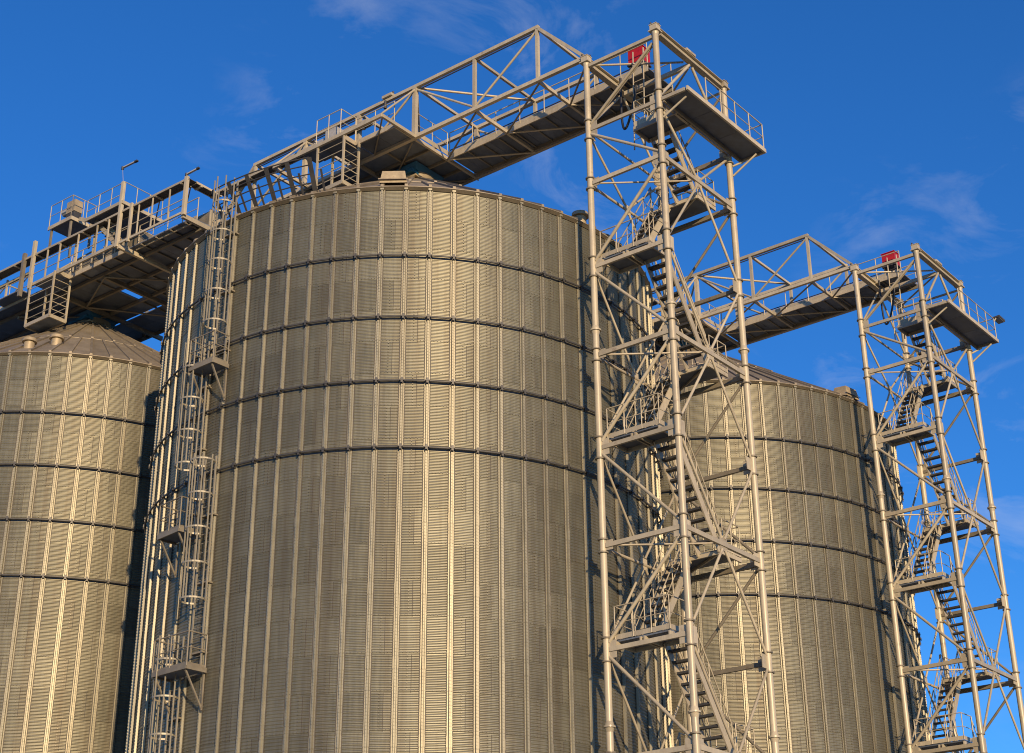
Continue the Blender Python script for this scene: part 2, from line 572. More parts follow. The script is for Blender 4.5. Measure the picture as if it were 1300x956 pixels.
def build_silo(label, xy, phase_deg, view_deg, vents, rails=None):
    """phase_deg: angle of stiffener no. 0; view_deg: direction from which the silo is seen"""
    s = thing('grain_silo', label, 'silo', (xy[0], xy[1], 0.0), 'corrugated steel grain silos')
    ph = R_(phase_deg)
    sh = MB().mat('sheet')
    n = 144
    for (za, zb_) in ((0.12, ZB), (ZB, EAVE)):
        pass
    v = [cyl(RS - 0.02, 2 * math.pi * i / n, z) for z in (ZB, EAVE) for i in range(n)]
    sh.add(v, [(i, (i + 1) % n, n + (i + 1) % n, n + i) for i in range(n)], True)
    so = link('inner_wall', sh.mesh('inner_wall'), s)
    so['kind'] = 'stuff'
    base = MB()
    vb = [cyl(r, 2 * math.pi * i / 72, z) for r, z in ((RS + 0.5, 0.0), (RS + 0.5, ZB), (RS - 0.3, ZB + 0.01)) for i in range(72)]
    base.add(vb, [(k * 72 + i, k * 72 + (i + 1) % 72, (k + 1) * 72 + (i + 1) % 72, (k + 1) * 72 + i) for k in range(2) for i in range(72)])
    part('foundation', base, 'concrete', s)
    # sheets: the ones that can be seen, one by one
    vd = R_(view_deg)
    for tier in range(18):
        first = 1 if tier % 2 else 2
        z = EAVE - (tier + 1) * SH
        for j in range(24):
            t = ph + (3 * j + first + 0.5) * RIB
            mid = t + 1.5 * RIB
            dd = (mid - vd + math.pi) % (2 * math.pi) - math.pi
            if abs(dd) < R_(93):
                link('wall_sheet', sheet_me, s, (0, 0, z), (0, 0, t))
    for j in range(72):
        t = ph + j * RIB
        dd = (t - vd + math.pi) % (2 * math.pi) - math.pi
        if abs(dd) < R_(100):
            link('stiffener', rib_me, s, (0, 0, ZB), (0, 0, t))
    for z in RINGS:
        ro = link('wind_ring', ring_me, s, (0, 0, z))
        for j in range(72):
            t = ph + j * RIB
            dd = (t - vd + math.pi) % (2 * math.pi) - math.pi
            if abs(dd) < R_(100):
                link('ring_clamp', clamp_me, ro, (0, 0, 0), (0, 0, t))
    for j in range(72):
        link('roof_panel', low_me, s, (0, 0, 0), (0, 0, ph + (j + 0.5) * RIB))
    for j in range(36):
        link('roof_panel', top_me, s, (0, 0, 0), (0, 0, ph + (2 * j + 1) * RIB))
    cap = MB().mat('roof')
    cap.tube((0, 0, APEX - 0.08), (0, 0, APEX + 0.30), 0.85, 24)
    part('roof_collar', cap, 'roof', s)
    ev = MB().mat('roof')
    for k in range(144):
        a0, a1 = 2 * math.pi * k / 144, 2 * math.pi * (k + 1) / 144
        ev.add([cyl(RS + 0.02, a0, EAVE - 0.03), cyl(RS + 0.02, a1, EAVE - 0.03), cyl(RR0, a1, EAVE + 0.035), cyl(RR0, a0, EAVE + 0.035)], [(0, 3, 2, 1)])
    part('eave_flashing', ev, 'roof', s)
    for (deg, r, kind) in vents:
        t = R_(deg)
        c = Vector(cyl(r, t, zr(r)))
        vb = MB().mat('yellow')
        if kind == 'hood':
            tg = Vector((-math.sin(t), math.cos(t), 0))
            nd = Vector((math.cos(t), math.sin(t), 0))
            def q(a, b, h):
                return c + tg * a + nd * b + Vector((0, 0, h))
            lo = [q(-.46, .36, -.12), q(.46, .36, -.12), q(.46, -.4, .15), q(-.46, -.4, .15)]
            hi = [q(-.38, .28, .38), q(.38, .28, .38), q(.38, -.3, .46), q(-.38, -.3, .46)]
            vb.add(lo + hi, [(4, 5, 6, 7), (0, 1, 5, 4), (1, 2, 6, 5), (2, 3, 7, 6), (3, 0, 4, 7)])
            lip = [q(-.5, .42, -.02), q(.5, .42, -.02), q(.5, .36, .06), q(-.5, .36, .06)]
            vb.add(lip, [(0, 1, 2, 3)])
        else:
            vb.tube(c - Vector((0, 0, .15)), c + Vector((0, 0, .20)), 0.22, 18)
            vb.tube(c + Vector((0, 0, .22)), c + Vector((0, 0, .36)), 0.31, 18, 0.29)
            vb.tube(c + Vector((0, 0, .36)), c + Vector((0, 0, .44)), 0.29, 18, 0.12)
        part('roof_vent', vb, 'yellow', s)
    if rails:
        # handrail standing square to the roof along the eave: flat posts and four rails
        a0, a1 = rails
        js = [j for j in range(-90, 90) if a0 <= phase_deg + 5 * j <= a1]
        sl = math.atan2(APEX - Z0, RR0 - RR2)
        def rp(t, h):
            r = RS - 0.10 + h * math.sin(sl)
            return Vector(cyl(r, t, zr(RS - 0.10) + h * math.cos(sl)))
        ro = MB().mat('dark')
        for h in (0.35, 0.65, 0.95, 1.2):
            ro.path([rp(ph + j * RIB, h) for j in js], 0.022, 6)
        rl = part('roof_handrail', ro, 'dark', s)
        for j in js:
            t = ph + j * RIB
            tg = Vector((-math.sin(t), math.cos(t), 0))
            po_ = MB().mat('dark').bar(rp(t, -0.05), rp(t, 1.2), 0.16, 0.03, up=Vector((math.cos(t), math.sin(t), 0)))
            part('handrail_post', po_, 'dull_shaded', rl)
            t2 = t + RIB * 0.42
            po2 = MB().mat('dark').bar(rp(t2, 0.0), rp(t2, 0.75), 0.07, 0.03, up=Vector((math.cos(t), math.sin(t), 0)))
            part('handrail_post', po2, 'dull_shaded', rl)
    return s

silo_a = build_silo('largest corrugated steel silo in the centre, beside the near stair tower', SILO_A, -179.358, -137.7,
                    [(-142.2, RS * .955, 'hood'), (-95.9, RS * .965, 'round')], (-186.0, -157.0))
silo_b = build_silo('corrugated steel silo at the left edge with its brown conical roof in view', (SILO_A[0], SILO_A[1] + TY), -145.178, -123.5,
                    [(-142.8, RS * .9, 'round'), (-136.5, RS * .8, 'round')], (-200, -160))
silo_c = build_silo('corrugated steel silo standing between the two lattice stair towers', (SILO_A[0] + TX, SILO_A[1]), -135.490, -147.5,
                    [(-98.4, RS * .955, 'hood')])

# ------------------------------------------------------------------ stair towers
W1, W2 = 2.941, 4.432
LEV = [30.384 - 3.24 * k for k in range(10)]        # 0 = even level (far landing), 1 = odd (near landing) ...
ZT, ZP = 35.5, 32.55

flange_me = MB().mat('dull_shaded').tube((0, 0, -0.022), (0, 0, 0.022), 0.165, 14).mesh('flange')
tread_me = MB().mat('dark').box(-0.13, 0.13, 0.0, 0.80, -0.045, 0.0).box(-0.13, -0.11, 0.0, 0.80, -0.07, -0.045).mesh('tread')

def stair_flight(parent, p_top, p_bot, y0, y1):
    """straight flight between two floor points (x, z), running along X between y0 and y1"""
    (x0, z0), (x1, z1) = p_top, p_bot
    st = MB().mat('paint')
    d = Vector((x1 - x0, 0, z1 - z0))
    for y in (y0, y1):
        st.bar(Vector((x0, y, z0 - 0.06)), Vector((x1, y, z1 - 0.06)), 0.045, 0.24, up=(0, 0, 1))
    fl = part('stair_flight', st, 'paint', parent)
    n = max(3, int(round(abs(z1 - z0) / 0.288)))
    for i in range(1, n):
        f = i / n
        t = link('tread', tread_me, fl, (x0 + d.x * f, y0, z0 + d.z * f))
        t.scale = (1, (y1 - y0) / 0.80, 1)
    for y in (y0, y1):
        hr = MB().mat('paint')
        for h, r in ((1.0, 0.022), (0.55, 0.016)):
            hr.tube((x0, y, z0 + h), (x1, y, z1 + h), r, 7)
        k = 4
        for i in range(k + 1):
            p = Vector((x0, y, z0)).lerp(Vector((x1, y, z1)), i / k)
            hr.tube(p, p + Vector((0, 0, 1.0)), 0.019, 7)
        for i in range(k):
            p = Vector((x0, y, z0 + 0.1)).lerp(Vector((x1, y, z1 + 0.1)), i / k)
            q = Vector((x0, y, z0 + 1.0)).lerp(Vector((x1, y, z1 + 1.0)), (i + 1) / k)
            hr.tube(p, q, 0.011, 5)
        part('handrail', hr, 'paint', fl)
    return fl

def build_tower(label, loc):
    s = thing('stair_tower', label, 'stair tower', loc, 'lattice stair towers')
    legs = {1: (0, W1), 2: (0, 0), 3: (W2, 0), 4: (W2, W1)}
    nodes = [ZP] + LEV
    for k, (x, y) in legs.items():
        lg = part('leg', MB().mat('paint').tube((0, 0, 0.12), (0, 0, ZT - 0.10), 0.112, 16), 'paint', s, loc=(x, y, 0))
        for i, z in enumerate(nodes):
            odd = i in (2, 4, 6, 8, 10)
            off = (0.36 if odd else 0.21) if k == 1 else (0.36 if k == 2 else 0.31)
            if i == 0:
                off = 0.38
            for sg in (-1, 1):
                if z + sg * off > 0.3:
                    link('flange', flange_me, lg, (0, 0, z + sg * off))
            sy = -1 if k in (1, 4) else 1
            sx = 1 if k in (1, 2) else -1
            gp = MB().mat('paint')
            gp.box(-0.012, 0.012, sy * 0.10, sy * 0.36, z - off * 0.75, z + off * 0.75)
            gp.box(sx * 0.10, sx * 0.38, -0.012, 0.012, z - off * 0.7, z + off * 0.7)
            part('gusset_plate', gp, 'paint', lg)
        for z in (24.8, 11.9):
            sp = MB().mat('paint')
            sp.tube((0, 0, z - 0.16), (0, 0, z), 0.112, 14, 0.155).tube((0, 0, z), (0, 0, z + 0.16), 0.155, 14, 0.112)
            sp.tube((0, 0, z - 0.025), (0, 0, z + 0.025), 0.19, 14)
            part('leg_splice', sp, 'paint', lg)
        cp = MB().mat('paint')
        cp.tube((0, 0, ZT - 0.25), (0, 0, ZT - 0.10), 0.112, 14, 0.15)
        cp.box(-0.135, 0.135, -0.135, 0.135, ZT - 0.10, ZT + 0.12)
        cp.box(-0.18, 0.18, -0.18, 0.18, ZT - 0.14, ZT - 0.10)
        cp.box(-0.155, 0.155, -0.155, 0.155, ZT + 0.12, ZT + 0.145)
        part('leg_cap', cp, 'paint', lg)
        bo = MB().mat('dark')
        for dx, dy in ((0.1, 0.1), (-0.1, 0.1), (0.1, -0.1)):
            bo.tube((dx, dy, ZT + 0.145), (dx, dy, ZT + 0.25), 0.035, 6)
        part('cap_bolts', bo, 'dark', lg)

    def T(name, p, q, r, mat='paint', n=10):
        p, q = Vector(p), Vector(q)
        d = (q - p).normalized()
        return part(name, MB().mat(mat).tube(p + d * 0.14, q - d * 0.14, r * 0.88, n), mat, s)
    def B(name, p, q, w, h, mat='paint', trim=0.12):
        p, q = Vector(p), Vector(q)
        d = (q - p).normalized()
        return part(name, MB().mat(mat).bar(p + d * trim, q - d * trim, w, h), mat, s)
    def P(k, z):
        x, y = legs[k]
        return (x, y, z)
    mid_f = lambda z: (W2 / 2, 0, z)
    mid_b = lambda z: (W2 / 2, W1, z)
    # lattice
    T('diagonal_brace', P(1, ZP - 0.12), P(2, LEV[0] + 0.12), 0.062)
    T('diagonal_brace', (0, W1, ZP + 0.15), (0, 0.03, ZT - 0.45), 0.060)
    T('diagonal_brace', (0.09, W1, ZP + 0.18), (0.09, 0.1, ZT - 0.5), 0.050)
    for c in (2, 3):
        T('diagonal_brace', mid_f(ZT - 0.25), P(c, ZP + 0.15), 0.062)
        T('diagonal_brace', mid_f(LEV[0]), P(c, ZP - 0.15), 0.055)
    for c in (1, 4):
        T('diagonal_brace', mid_b(LEV[0]), P(c, ZP - 0.15), 0.048)
        T('diagonal_brace', mid_b(ZT - 0.25), P(c, ZP + 0.15), 0.05)
    T('diagonal_brace', P(4, ZP), P(3, LEV[0]), 0.058, 'dull_shaded')
    T('diagonal_brace', P(4, ZP), P(3, ZT - 0.3), 0.055, 'dull_shaded')
    for i, z in enumerate(LEV):
        zn = LEV[i + 1] if i + 1 < len(LEV) else 0.15
        if i % 2 == 0:
            B('horizontal_strut', P(1, z), P(2, z), 0.10, 0.145)
            B('horizontal_strut', P(2, z), P(3, z), 0.10, 0.15)
            T('horizontal_strut', P(1, z - 0.05), P(4, z - 0.05), 0.058)
            B('horizontal_strut', P(3, z - 0.07), P(4, z - 0.07), 0.14, 0.17, 'dull_shaded')  # face turned from the sun: its shade is painted in as darker beige
            T('plan_brace', (0.12, W1 - 0.12, z + 0.04), (W2 / 2 - 0.05, 0.06, z + 0.04), 0.036)
            T('diagonal_brace', P(2, z - 0.13), P(1, zn + 0.13), 0.066)
            T('diagonal_brace', P(3, z - 0.12), P(4, zn + 0.12), 0.058, 'dull_shaded')
            for c in (2, 3):
                T('diagonal_brace', mid_f(z - 0.06), P(c, zn + 0.1), 0.052)
            for c in (1, 4):
                T('diagonal_brace', mid_b(z - 0.06), P(c, zn + 0.1), 0.046)
            gp = MB().mat('paint')
            gp.box(W2 / 2 - 0.2, W2 / 2 + 0.2, -0.014, 0.014, z - 0.22, z + 0.22)
            part('gusset_plate', gp, 'paint', s)
            gp = MB().mat('paint')
            gp.box(W2 / 2 - 0.17, W2 / 2 + 0.17, W1 - 0.014, W1 + 0.014, z - 0.22, z + 0.16)
            part('gusset_plate', gp, 'paint', s)
        else:
            B('landing_beam', P(1, z), P(2, z), 0.09, 0.14)
            T('diagonal_brace', P(1, z - 0.13), P(2, zn + 0.13), 0.062)
            T('diagonal_brace', P(4, z - 0.12), P(3, zn + 0.12), 0.058, 'dull_shaded')
            B('horizontal_strut', P(3, z - 0.02), P(4, z - 0.02), 0.11, 0.13, 'dull_shaded')
            for c in (2, 3):
                T('diagonal_brace', P(c, z - 0.1), mid_f(zn + 0.06), 0.052)
            for c in (1, 4):
                T('diagonal_brace', P(c, z - 0.1), mid_b(zn + 0.06), 0.046)
    B('horizontal_strut', P(2, ZP), P(3, ZP), 0.09, 0.12)
    T('horizontal_strut', P(1, ZP), P(4, ZP), 0.052)
    B('horizontal_strut', P(3, ZP - 0.1), P(4, ZP - 0.1), 0.12, 0.16, 'dull_shaded')
    # top frame
    for a, b in ((2, 3), (1, 4)):
        part('top_girder', MB().mat('paint').ibeam(Vector(P(a, ZT - 0.06)) + Vector((0.17, 0, 0)), Vector(P(b, ZT - 0.06)) - Vector((0.17, 0, 0)), 0.22, 0.30), 'paint', s)
    B('top_beam', P(1, ZT - 0.28), P(2, ZT - 0.28), 0.11, 0.13)
    T('top_beam', P(4, ZT - 0.25), P(3, ZT - 0.25), 0.06)
    B('top_beam', mid_f(ZT - 0.3), mid_b(ZT - 0.3), 0.12, 0.16)
    T('plan_brace', (0.1, W1 - 0.1, ZT - 0.2), (W2 / 2 - 0.1, 0.05, ZT - 0.2), 0.045)
    T('plan_brace', (W2 - 0.1, W1 - 0.1, ZT - 0.2), (W2 / 2 + 0.1, 0.05, ZT - 0.2), 0.045)
    for x in (W2 / 2 - 0.25, W2 / 2 + 0.05):
        bo = MB().mat('paint').box(x - 0.14, x + 0.14, -0.14, 0.14, ZT + 0.094, ZT + 0.19)
        bo.mat('dark').tube((x - 0.08, 0, ZT + 0.19), (x - 0.08, 0, ZT + 0.28), 0.035, 6).tube((x + 0.09, 0, ZT + 0.19), (x + 0.09, 0, ZT + 0.26), 0.035, 6)
        part('bearing_block', bo, 'paint', s)
    # landings and flights
    XN, XF, FO = 1.05, 3.25, 0.27
    for i, z in enumerate(LEV):
        zf = z + FO
        fl = MB().mat('grate')
        if i % 2 == 1:
            fl.box(0.10, XN, 0.72, 2.62, zf - 0.06, zf)
            la = part('landing', fl, 'grate', s)
            bm = MB().mat('paint')
            for y in (0.72, 1.60, 1.74, 2.60):
                bm.bar((0.03, y, zf - 0.13), (XN, y, zf - 0.13), 0.05, 0.14)
            bm.bar((XN, 0.72, zf - 0.125), (XN, 2.6, zf - 0.125), 0.05, 0.13)
            part('joist', bm, 'paint', la)
            railing(s, [(0.98, 2.66, zf), (0.06, 2.66, zf), (0.06, 0.70, zf), (0.98, 0.70, zf)], 1.02, 0.62, (1.0, 0.5), 0.02, kick=0.15)
            if i + 1 < len(LEV):
                stair_flight(s, (XN, zf), (XF, LEV[i + 1] + FO), 0.75, 1.52)
        else:
            fl.box(XF, W2 - 0.02, 0.72, 2.66, zf - 0.05, zf)
            la = part('landing', fl, 'grate', s)
            bm = MB().mat('paint')
            bm.bar((XF, 0.70, zf - 0.10), (W2, 0.70, zf - 0.10), 0.06, 0.14)
            bm.bar((XF, 2.68, zf - 0.10), (W2, 2.68, zf - 0.10), 0.06, 0.14)
            bm.bar((XF, 0.72, zf - 0.10), (XF, 2.66, zf - 0.10), 0.06, 0.12)
            bm.bar((XF, 0.72, zf - 0.11), (W2, 2.66, zf - 0.11), 0.05, 0.07)
            part('joist', bm, 'paint', la)
            railing(s, [(XF + 0.1, 0.68, zf), (W2 - 0.03, 0.68, zf), (W2 - 0.03, 2.70, zf), (XF + 0.1, 2.70, zf)], 1.02, 0.62, (1.0, 0.5), 0.02, kick=0.13)
            if i + 1 < len(LEV):
                stair_flight(s, (XF, zf), (XN, LEV[i + 1] + FO), 1.86, 2.60)
    # top flight and top platform
    zp = ZP + 0.06
    stair_flight(s, (1.82, zp), (XF, LEV[0] + FO), 0.75, 1.52)
    for k in range(3):
        xa, xb = 0.04 + 5.0 * k / 3, 0.04 + 5.0 * (k + 1) / 3 - 0.015
        part('floor_plate', MB().mat('grate').box(xa, xb, -1.12, -0.19, zp - 0.05, zp), 'grate', s)
    for k in range(2):
        ya, yb = -0.17 + 0.9 * k, -0.17 + 0.9 * (k + 1) - 0.015
        part('floor_plate', MB().mat('grate').box(0.92, 1.80, ya, yb, zp - 0.05, zp), 'grate', s)
    B('platform_beam', (0, W1, ZP), (0, -1.14, ZP), 0.08, 0.13, trim=0.1)
    B('platform_beam', (-0.04, -1.14, ZP), (5.08, -1.14, ZP), 0.07, 0.16, trim=0)
    B('platform_beam', (0.0, -0.18, ZP - 0.07), (5.06, -0.18, ZP - 0.07), 0.07, 0.14, 'dull_shaded', trim=0)
    B('platform_beam', (5.06, -1.10, ZP), (5.06, -0.1, ZP), 0.07, 0.14, trim=0)
    for x in (0.90, 1.82):
        B('platform_beam', (x, -0.14, ZP - 0.03), (x, 1.66, ZP - 0.03), 0.05, 0.18, trim=0)
    B('platform_beam', (0.9, 1.66, ZP - 0.03), (1.82, 1.66, ZP - 0.03), 0.05, 0.16, trim=0)
    T('knee_brace', (W2, 0.0, 31.55), (W2 + 0.35, -1.05, ZP - 0.1), 0.045)
    T('knee_brace', (W2, 0.0, 32.0), (5.0, -0.5, ZP - 0.1), 0.045)
    T('knee_brace', (0, 0, 31.75), (0.25, -1.05, ZP - 0.05), 0.045)
    railing(s, [(1.25, -1.12, zp), (5.02, -1.12, zp), (5.02, -0.22, zp)], 1.05, 0.95, (1.0, 0.5), 0.022, kick=0.10)
    railing(s, [(0.92, 0.0, zp), (0.92, 1.62, zp), (1.78, 1.62, zp)], 1.05, 0.8, (1.0, 0.5), 0.02, kick=0.22)
    railing(s, [(1.82, 0.72, zp), (1.82, -0.15, zp), (2.6, -0.2, zp)], 1.05, 0.8, (1.0, 0.5), 0.02, kick=0.22)
    # steep ladder from the top platform to the bridge floor
    ld = MB().mat('paint')
    for y in (1.75, 2.2):
        ld.tube((1.72, y, zp - 0.3), (1.92, y, 36.6), 0.026, 8)
    lo = part('bridge_ladder', ld, 'paint', s)
    for k in range(11):
        f = k / 11
        x = 1.72 + 0.2 * f
        z = zp + 0.1 + 3.1 * f
        part('rung', MB().mat('paint').tube((x, 1.75, z), (x, 2.2, z), 0.014, 6), 'paint', lo)
    return s

tower_a = build_tower('taller beige lattice stair tower in front of the central silo', (0, 0, 0))
tower_c = copy_tree(tower_a)
tower_c.location = (TX, 0, 0)
tower_c['label'] = 'beige lattice stair tower at the right edge, farther away against the sky'

# ------------------------------------------------------------------ conveyor bridges
YN = [2.94, 5.1, 8.1, 11.1, 14.1, 17.1, 20.1, 22.25]
ZC, ZD = 35.62, 37.95
XG = 3.75

def build_bridge(label, loc):
    s = thing('conveyor_bridge', label, 'conveyor bridge', loc, 'truss conveyor bridges')
    def T(name, p, q, r, mat='paint', n=10):
        return part(name, MB().mat(mat).tube(p, q, r * 0.9, n), mat, s)
    def B(name, p, q, w, h, mat='paint', up=None):
        return part(name, MB().mat(mat).bar(p, q, w, h, up), mat, s)
    for x in (0.0, XG):
        B('bottom_chord', (x, YN[0], ZC), (x, YN[-1], ZC), 0.15, 0.15)
        B('top_chord', (x, YN[1] - 0.08, ZD), (x, YN[-2] + 0.08, ZD), 0.14, 0.14)
        B('end_post', (x, YN[1] - 0.05, ZD - 0.05), (x, YN[0] + 0.12, ZC + 0.14), 0.12, 0.12)
        B('end_post', (x, YN[-2] + 0.05, ZD - 0.05), (x, YN[-1] - 0.1, ZC + 0.1), 0.12, 0.12)
        for i in range(1, 7):
            w = 0.17 if i in (3, 4, 5) else 0.12
            B('truss_post', (x, YN[i], ZC + 0.075), (x, YN[i], ZD - 0.07), w, w)
        for a, b in ((1, 2), (3, 2), (3, 4), (5, 4), (5, 6)):
            T('truss_diagonal', (x, YN[a], ZD - 0.1), (x, YN[b], ZC + 0.1), 0.052)
    for i in range(1, 7):
        B('top_cross_beam', (0.07, YN[i], ZD), (XG - 0.07, YN[i], ZD), 0.10, 0.11)
    for a, b in ((3, 2), (3, 4), (5, 4), (5, 6)):
        T('top_diagonal', (0.08, YN[a], ZD), (XG - 0.08, YN[b], ZD), 0.055)
    for i in range(0, 8):
        B('floor_cross_beam', (0.07, YN[i] + (0.1 if i == 0 else 0), ZC - 0.03), (XG - 0.07, YN[i] + (0.1 if i == 0 else 0), ZC - 0.03), 0.10, 0.14)
    for i in range(0, 3):
        T('floor_diagonal', (0.08, YN[i], ZC - 0.08), (XG / 2, YN[i + 1] - 0.06, ZC - 0.12), 0.042, 'dull_shaded')  # unlit diagonals, their shade put into the darker beige
        T('floor_diagonal', (XG - 0.08, YN[i], ZC - 0.08), (XG / 2, YN[i + 1] - 0.06, ZC - 0.12), 0.042)
    # narrow floor with its kickboard (between tower and silo), plates laid end to end
    zf = ZC + 0.10
    y = 1.62
    while y < 11.0:
        y2 = min(y + 1.5, 11.02)
        part('floor_plate', MB().mat('grate').box(1.95, 3.55, y, y2 - 0.012, zf - 0.05, zf), 'grate', s)
        y = y2
    y = 1.9
    while y < 10.9:
        part('floor_joist', MB().mat('dull_shaded').bar((1.96, y, zf - 0.085), (3.54, y, zf - 0.085), 0.05, 0.06), 'dull_shaded', s)
        y += 0.75
    B('floor_edge', (1.93, 1.6, zf - 0.10), (1.93, 11.02, zf - 0.10), 0.05, 0.20)
    B('floor_edge', (3.57, 1.6, zf - 0.10), (3.57, 11.02, zf - 0.10), 0.05, 0.20, 'dull_shaded')
    B('kickboard', (1.965, 1.6, zf + 0.085), (1.965, 11.0, zf + 0.085), 0.012, 0.17)
    railing(s, [(1.95, 1.62, zf), (1.95, 11.0, zf)], 1.05, 1.15, (1.0,), 0.022)
    railing(s, [(3.54, 1.62, zf), (3.54, 11.0, zf)], 1.05, 1.15, (1.0, 0.55), 0.022)
    # wide floor over the silo
    xs = [-0.02, 1.0, 2.0, 2.9, 3.9]
    ys = [11.18, 12.66, 14.16, 15.66, 17.1, 18.6, 20.1, 22.2]
    for i in range(len(xs) - 1):
        for j in range(len(ys) - 1):
            if i == 0 and j > 4:
                continue
            part('floor_plate', MB().mat('grate').box(xs[i] + 0.006, xs[i + 1] - 0.006, ys[j] + 0.006, ys[j + 1] - 0.006, zf - 0.05, zf), 'grate', s)
    for yy in (12.66, 14.16, 15.66, 18.6):
        part('floor_joist', MB().mat('dull_shaded').bar((0.0, yy, zf - 0.09), (3.9, yy, zf - 0.09), 0.06, 0.07), 'dull_shaded', s)
    for i, x in enumerate((1.0, 2.0, 2.9)):
        B('floor_joist', (x, 11.2, zf - 0.11), (x, 22.2, zf - 0.11), 0.07, 0.12, 'dull_shaded')
    for (xa, ya, xb, yb) in ((0.1, 11.3, 1.9, 14.0), (1.9, 14.0, 3.7, 11.3), (0.1, 17.0, 1.9, 14.2)):
        T('floor_diagonal', (xa, ya, zf - 0.2), (xb, yb, zf - 0.2), 0.04, 'dull_shaded')
    B('kickboard', (0.0, 11.06, zf + 0.11), (3.8, 11.06, zf + 0.11), 0.012, 0.20)
    B('floor_edge', (-1.06, 11.14, zf - 0.10), (3.9, 11.14, zf - 0.10), 0.05, 0.16)
    railing(s, [(0.1, 11.08, zf), (1.9, 11.08, zf)], 1.05, 0.9, (1.0, 0.5), 0.02)
    fx = MB().mat('paint').box(-0.16, 0.16, 12.25, 12.75, ZD + 0.075, ZD + 0.19)
    fx.mat('dark').tube((0.0, 12.3, ZD + 0.19), (0.0, 12.3, ZD + 0.30), 0.05, 8).tube((-0.1, 12.6, ZD - 0.05), (-0.1, 12.6, ZD - 0.42), 0.05, 8, 0.07)
    part('lamp_clamp', fx, 'paint', s)
    part('conduit', MB().mat('dark').path([(0.06, 5.2, ZD - 0.13), (0.06, 12.3, ZD - 0.14), (0.06, 20.0, ZD - 0.13)], 0.026, 6), 'dark', s)
    part('conduit', MB().mat('dark').path([(1.99, 1.7, zf + 0.26), (1.99, 6.0, zf + 0.24), (1.99, 11.0, zf + 0.26)], 0.024, 6), 'dark', s)
    # side deck carried by an outrigger
    XO = -1.92
    B('outrigger_beam', (XO, 11.02, ZC), (XO, 16.85, ZC), 0.10, 0.15)
    for yy in (11.05, 16.85):
        B('outrigger_arm', (XO, yy, ZC), (-0.08, yy, ZC), 0.10, 0.14)
    T('hanger', (0.0, 11.1, ZD - 0.1), (XO, 11.05, ZC + 0.08), 0.045)
    T('hanger', (0.0, 17.1, ZD - 0.1), (XO, 16.85, ZC + 0.08), 0.045)
    T('hanger', (XO + 0.1, 11.1, ZC - 0.02), (-0.1, 13.1, ZC - 0.02), 0.036, 'dull_shaded')
    for (x0, x1, y0, y1) in ((-1.04, -0.04, 11.2, 12.2), (-1.04, -0.04, 12.212, 13.2), (XO + 0.04, -0.95, 13.24, 14.4), (-0.94, -0.04, 13.24, 14.4), (XO + 0.04, -0.95, 14.412, 15.4)):
        part('floor_plate', MB().mat('grate').box(x0, x1, y0, y1, zf - 0.05, zf), 'grate', s)
    B('floor_edge', (-1.06, 11.15, zf - 0.04), (-1.06, 13.22, zf - 0.04), 0.05, 0.20)
    B('floor_edge', (XO, 13.22, zf - 0.04), (-1.06, 13.22, zf - 0.04), 0.05, 0.20)
    railing(s, [(-1.06, 11.2, zf), (-1.06, 13.2, zf)], 1.05, 0.95, (1.0, 0.5), 0.02)
    railing(s, [(XO, 14.5, zf), (XO, 13.2, zf), (-1.1, 13.2, zf)], 1.10, 0.75, (1.0, 0.5), 0.02)
    # hanging basket below the side deck
    basket(s, XO + 0.02, -1.08, 13.0, 14.4, 33.45, zf)
    # light rail beam behind the truss
    part('cable_tray', MB().tray((-0.42, 13.3, 37.12), (-0.42, 22.0, 37.12), (1, 0, 0), 0.42), 'paint', s)
    return s

def basket(s, x0, x1, y0, y1, zb, ztop):
    for (x, y) in ((x0, y0), (x0, y1), (x1, y0), (x1, y1)):
        part('basket_post', MB().mat('paint').bar((x, y, zb), (x, y, ztop - 0.06), 0.075, 0.075), 'paint', s)
    part('basket_floor', MB().mat('grate').box(x0 + 0.04, x1 - 0.04, y0 + 0.04, y1 - 0.04, zb + 0.02, zb + 0.07), 'grate', s)
    fr = MB().mat('paint')
    for p, q in (((x0, y0), (x1, y0)), ((x0, y1), (x1, y1)), ((x0, y0), (x0, y1)), ((x1, y0), (x1, y1))):
        fr.bar((*p, zb + 0.04), (*q, zb + 0.04), 0.06, 0.17)
    part('basket_frame', fr, 'paint', s)
    for k in range(1, 6):
        z = zb + (ztop - zb) * k / 6.2
        for p, q in (((x0, y0), (x1, y0)), ((x0, y0), (x0, y1)), ((x1, y0), (x1, y1))):
            part('basket_bar', MB().mat('paint').tube((*p, z), (*q, z), 0.018, 6), 'paint', s)

bridge_a = build_bridge('beige truss conveyor bridge from the near stair tower over the central silo', (0, 0, 0))
bridge_c = copy_tree(bridge_a)
bridge_c.location = (TX, 0, 0)
bridge_c['label'] = 'beige truss conveyor bridge running from the farther stair tower behind the near one'

